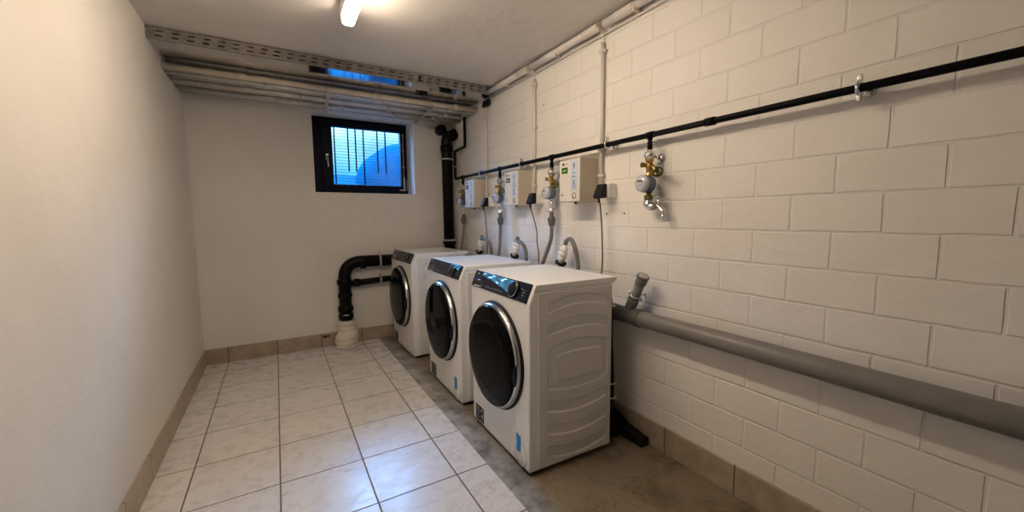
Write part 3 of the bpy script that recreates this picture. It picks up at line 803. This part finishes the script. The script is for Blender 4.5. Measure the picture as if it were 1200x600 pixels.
drainhose((-.082, -1.900, .850), (-.085, -1.985, 1.005), (-.085, -2.065, .84), 'grey looped hose with white adapter behind the nearest machine')
drainhose((-.082, -1.352, .850), (-.085, -1.400, .965), (-.085, -1.515, .84), 'grey looped hose with white adapter behind the middle machine')
drainhose((-.082, -.772, .840), (-.085, -.850, .965), (-.085, -.990, .84), 'grey looped hose with white adapter behind the farthest machine')
# black corrugated hose clipped to the back of the nearest machine
e = empty('corrugated_hose', (0, 0, 0), 'black hose clipped upright behind the nearest machine by the drain pipe', 'hose')
m = MB(); m.tube(smoothpath([(-.150, -2.32, .72), (-.155, -2.365, .76), (-.165, -2.40, .72), (-.160, -2.405, .50), (-.152, -2.410, .28), (-.150, -2.40, .14)], 26), .0125, 12, mat='black_rubber', rad=lambda i, n: .0135+.0015*(i % 2)); m.build('hose', e)
for z in (.225, .30, .70):
    x = -.150-(.022 if z > .5 else (.001 if z < .25 else .004))
    m = MB(); m.torus((x, -2.408, z), (0, 0, 1), .0165, .0035, 20, mat='white_plastic'); m.box(x-.035, x-.014, -2.415, -2.40, z-.004, z+.004, .001); m.cyl((x+.012, -2.412, z), (x+.028, -2.418, z-.004), .004); m.build('hose_clip', e)
# black plastic thing on the floor
m = MB(); m.prism([(-2.54, 0), (-2.27, 0), (-2.27, .10), (-2.36, .085), (-2.40, .05), (-2.54, .04)], 0, -.075, -.018, .006, mat='black_rubber')
m.prism([(-.15, 0), (-.05, 0), (-.05, .075), (-.11, .07), (-.14, .03)], 1, -2.40, -2.26, .006)
tag(m.build('rubber_wedge', loc=(0, 0, -.005)), 'black folded rubber piece on the concrete behind the nearest machine', 'rubber piece')

# ------------------------------------------------------------------ coin boxes, sockets, conduits
def coinbox(y0, y1, D, label, lit):
    W_ = y1-y0; z0, H = 1.220, .237
    e = empty('coin_box', (-.001, y0, z0), label, 'control box', 'beige coin boxes on the block wall')
    MB().box(-D+.004, 0, 0, W_, 0, H, .003, mat='beige_box').build('housing', e)
    MB().box(-D-.001, -D+.006, .001, W_-.001, .002, H-.002, .002, mat='box_face').build('front_plate', e)
    X = -D-.001
    def P(u0, u1, v0, v1, mt, name, d=.0014, par=e):
        return MB().box(X-d, X+.0005, W_*(1-u1), W_*(1-u0), H*(1-v1), H*(1-v0), mat=mt).build(name, par)
    lcd = P(.13, .42, .19, .325, 'lcd_green' if lit else 'mark_dark', 'display', .002)
    lcd['label'] = 'green lit counter display' if lit else 'dark counter display'
    m = MB()
    for k in range(5 if lit else 3):
        u = .19+.037*k if lit else .2+.05*k; m.box(X-.0028, X-.002, W_*(1-u-.022), W_*(1-u), H*(1-.285), H*(1-.235), mat='lcd_char' if lit else 'mark_white')
    m.build('display_digits', lcd)
    P(.60, .88, .06, .73, 'sticker_blue', 'instruction_sticker')
    m = MB()
    for (u0, u1, v0, v1) in ((.72, .76, .12, .22), (.70, .78, .33, .35), (.64, .82, .415, .43), (.71, .75, .50, .62), (.63, .85, .645, .655), (.66, .80, .69, .70), (.66, .7, .24, .25)):
        m.box(X-.0022, X-.0014, W_*(1-u1), W_*(1-u0), H*(1-v1), H*(1-v0), mat='mark_dark')
    m.build('sticker_print', e)
    m = MB(); c = (X, W_*.27, H*.135); m.torus(c, (1, 0, 0), .0165, .0018, 28, 6, mat='panel_navy')
    m.lathe(c, (-1, 0, 0), [(.0125, -.001), (.0125, .002), (.0, .002)], 20, mat='white_plastic'); m.cyl((X-.003, c[1], c[2]-.009), (X-.003, c[1], c[2]+.009), .0012, mat='mark_dark')
    m.build('coin_slot', e)
    m = MB(); m.lathe((X, W_*.79, H*.89), (-1, 0, 0), [(.0085, -.001), (.0085, .0015), (0, .0015)], 20, mat='mark_dark')
    for k in range(3): m.box(X-.0012, X, W_*.64-.006*k, W_*.64+.003-.006*k, H*.87, H*(.91-.01*k), mat='mark_grey')
    m.build('badge', e)
    m = MB(); m.cyl((X-.003, W_*.87, H*.17), (X, W_*.87, H*.17), .003, mat='mark_dark'); m.box(X-.001, X, W_*.80, W_*.835, H*.15, H*.18); m.box(X-.001, X, W_*.85, W_*.89, H*.155, H*.185); m.box(X-.001, X, W_*.862, W_*.872, H*.22, H*.28, mat='mark_grey'); m.build('buttons', e)
    m = MB(); m.tube(fillet([(-D*.6, W_*.55, 0), (-D*.6, W_*.55, -.012), (-.02, .02, -.012), (-.015, -.05, -.010)], .01), .0035, 8, mat='conduit'); m.cyl((-D*.6, W_*.55, -.012), (-D*.6, W_*.55, .004), .008, mat='mark_dark'); m.build('cable', e)
coinbox(-.758, -.584, .12, 'farthest of the three beige coin boxes, above the farthest machine', 0)
coinbox(-1.467, -1.286, .12, 'middle beige coin box with dark display, on the block wall', 0)
coinbox(-2.134, -1.955, .135, 'nearest beige coin box with green lit display', 1)

def socket(y0, z, cpath, l1, l2):
    e = empty('power_socket', (-.001, y0, z), l1, 'socket', 'white power sockets beside the coin boxes')
    MB().box(-.052, 0, 0, .078, -.038, .038, .005, mat='white_plastic').build('socket_box', e)
    m = MB(); m.box(-.055, -.050, .004, .074, -.034, .034, .002, mat='white_plastic'); m.build('cover_plate', e)
    p = empty('power_plug', (-.001, y0, z), l2, 'plug', 'black plugs with cords in the sockets')
    m = MB(); m.prism([(-.056, .036), (-.080, .034), (-.108, -.030), (-.100, -.042), (-.056, -.036)], 1, .012, .066, .005, mat='black_rubber'); m.build('plug', p)
    m = MB(); m.tube(smoothpath([(-.088, .039, -.030), (-.086, .039, -.055), (-.078, .037, -.09)]+cpath, 8), .0042, 8, mat='cord_grey'); m.cyl((-.090, .039, -.03), (-.086, .039, -.062), .0065, mat='black_rubber'); m.build('cord', p)
socket(-2.272, 1.272, [(-.065, .035, -.25), (-.062, .038, -.43), (-.115, .04, -.60), (-.115, .04, -.85)], 'white wall socket right of the nearest coin box', 'black plug and cord right of the nearest coin box')
socket(-1.612, 1.262, [(-.070, -.005, -.20), (-.065, -.01, -.30), (-.065, -.025, -.42), (-.115, -.03, -.60), (-.115, -.03, -.85)], 'white wall socket between the nearest and middle coin boxes', 'black plug with long cord between nearest and middle coin boxes')
socket(-.916, 1.262, [(-.065, .035, -.25), (-.062, .035, -.42), (-.115, .04, -.60), (-.115, .04, -.85)], 'white wall socket between the middle and farthest coin boxes', 'black plug and cord between the middle and farthest coin boxes')

def conduit(y, z0, z1, label, clips):
    e = empty('wall_conduit', (-.016, y, 0), label, 'conduit', 'upright conduits on the block wall')
    MB().tube([(0, 0, z0), (.0005, 0, (z0+z1)/2), (0, 0, z1)], .0110, 14, mat='conduit').build('tube', e)
    MB().tube(fillet([(0, 0, z1-.02), (0, 0, z1+.03), (-.014, .01, 2.125)], .02), .004, 8, mat='white_plastic').build('cable', e)
    for z in clips:
        m = MB(); m.box(-.014, .015, -.017, .017, z-.008, z+.008, .002, mat='conduit'); m.cyl((-.010, -.019, z), (.012, -.019, z), .006); m.build('clip', e)
conduit(-2.170, 1.312, 2.055, 'upright conduit on the block wall above the nearest socket', (2.01, 1.50, 1.36))
conduit(-1.515, 1.302, 2.055, 'upright conduit on the block wall above the socket beside the middle coin box', (2.02, 1.74, 1.35))
conduit(-.795, 1.302, 2.055, 'upright conduit on the block wall nearest the room corner', (2.02, 1.70, 1.33))
def ceilconduit(ya, yb, label, coup):
    e = empty('ceiling_conduit', (-.036, 0, 2.134), label, 'conduit', 'conduit lengths along the ceiling edge')
    m = MB(); m.lathe((0, ya, 0), (0, 1, 0), [(.016, .004), (.016, 0), (.020, 0), (.020, yb-ya), (.016, yb-ya), (.016, yb-ya-.004)], 18, mat='conduit')
    m.build('tube', e)
    for s, y in ((1, ya), (-1, yb)):
        m = MB(); m.lathe((0, y+s*.0035, 0), (0, 1, 0), [(.0158, 0), (.0158, .0008)], 18, mat='mark_dark'); m.build('mouth_shade', e)  # dark disc stands in for the shade inside the open tube end
    for y in coup:
        MB().lathe((0, y-.06, 0), (0, 1, 0), [(.020, 0), (.0225, .002), (.0225, .12), (.020, .122)], 18, mat='conduit').build('coupling', e)
        m = MB(); m.box(-.02, .034, y-.078, y-.066, -.032, -.006, .003, mat='conduit'); m.build('clip', e)
ceilconduit(YF+.02, -2.200, 'nearest conduit length along the ceiling edge of the block wall', (-2.34, -3.2, -4.2))
ceilconduit(-2.155, -1.500, 'conduit length along the ceiling edge above the middle coin box', (-2.10, -1.72))
ceilconduit(-1.455, -.86, 'farthest conduit length along the ceiling edge near the duct', (-1.40, -1.1))
m = MB(); m.tube([(-.012, YF+.03, 2.096), (-.010, -2.5, 2.098), (-.010, -.9, 2.098)], .0065, 8, mat='conduit')
tag(m.build('loose_cable'), 'thin pale cable below the ceiling-edge conduits', 'cable')
# screw holes / plugs left in the wall
for (y, z, lb) in ((-2.20, 1.150, 'small dark screw hole below the nearest socket cord'), (-2.33, 1.152, 'screw hole in the block wall right of the nearest cord'), (-1.70, 1.185, 'screw hole left of the nearest supply hose'), (-1.60, 1.87, 'screw hole high between the two conduits')):
    tag(MB().cyl((.001, 0, 0), (-.002, 0, 0), .005, 10, mat='mark_dark').build('screw_hole', loc=(0, y, z)), lb, 'hole', 'old screw holes in the block wall')

# ------------------------------------------------------------------ light, camera
w = bpy.data.worlds.new('sky'); bpy.context.scene.world = w; w.use_nodes = True; nt = w.node_tree
bg = nt.nodes['Background']; tc = N(nt, 'ShaderNodeTexCoord')
s = N(nt, 'ShaderNodeSeparateXYZ'); nt.links.new(tc.outputs['Generated'], s.inputs[0])
c = ramp(nt, s.outputs[2], [(.0, (.006, .06, .15)), (.04, (.012, .10, .26)), (.09, (.02, .15, .34)), (.12, (.05, .20, .38)), (.17, (.10, .27, .40)), (.21, (.3, .7, 1.1)), (.30, (2.2, 5.2, 10.5)), (.6, (4.2, 10, 21))])
cl = ramp(nt, noise(nt, tc.outputs['Generated'], 9, 4), [(.45, (1, 1, 1)), (.62, (1.5, 1.35, 1.2))])
nt.links.new(mix(nt, 1.0, c, cl, 'MULTIPLY'), bg.inputs[0]); bg.inputs[1].default_value = 1.6
L = bpy.data.lights.new('window_portal', 'AREA'); L.shape = 'RECTANGLE'; L.size = .9; L.size_y = .75
L.cycles.is_portal = True
o = bpy.data.objects.new('window_portal', L); COL.objects.link(o); o.location = (-.82, .30, 1.71); o.rotation_euler = (-PI/2, 0, 0)

f, yaw, pit, rol = 465.64, .5342, -.098, -.0081
fw = Vector((math.sin(yaw)*math.cos(pit), math.cos(yaw)*math.cos(pit), math.sin(pit)))
r = Vector((math.cos(yaw), -math.sin(yaw), 0)); u = r.cross(fw)
r2 = r*math.cos(rol)+u*math.sin(rol); u2 = -r*math.sin(rol)+u*math.cos(rol)
cd = bpy.data.cameras.new('camera'); cd.sensor_width = 36; cd.lens = f/1200*36; cd.clip_start = .02
co = bpy.data.objects.new('camera', cd); COL.objects.link(co)
mw = Matrix.Identity(4)
for i in range(3): mw[i][0] = r2[i]; mw[i][1] = u2[i]; mw[i][2] = -fw[i]
mw.translation = Vector((-1.5642, -3.8208, 1.1381)); co.matrix_world = mw
sc = bpy.context.scene; sc.camera = co
sc.view_settings.view_transform = 'Standard'; sc.view_settings.look = 'None'
sc.view_settings.exposure = 1.22; sc.view_settings.gamma = 1; sc.view_settings.use_curve_mapping = False
sc.cycles.use_denoising = True
sc.cycles.max_bounces = 10; sc.cycles.diffuse_bounces = 6; sc.cycles.sample_clamp_indirect = 6
sc.cycles.caustics_reflective = False
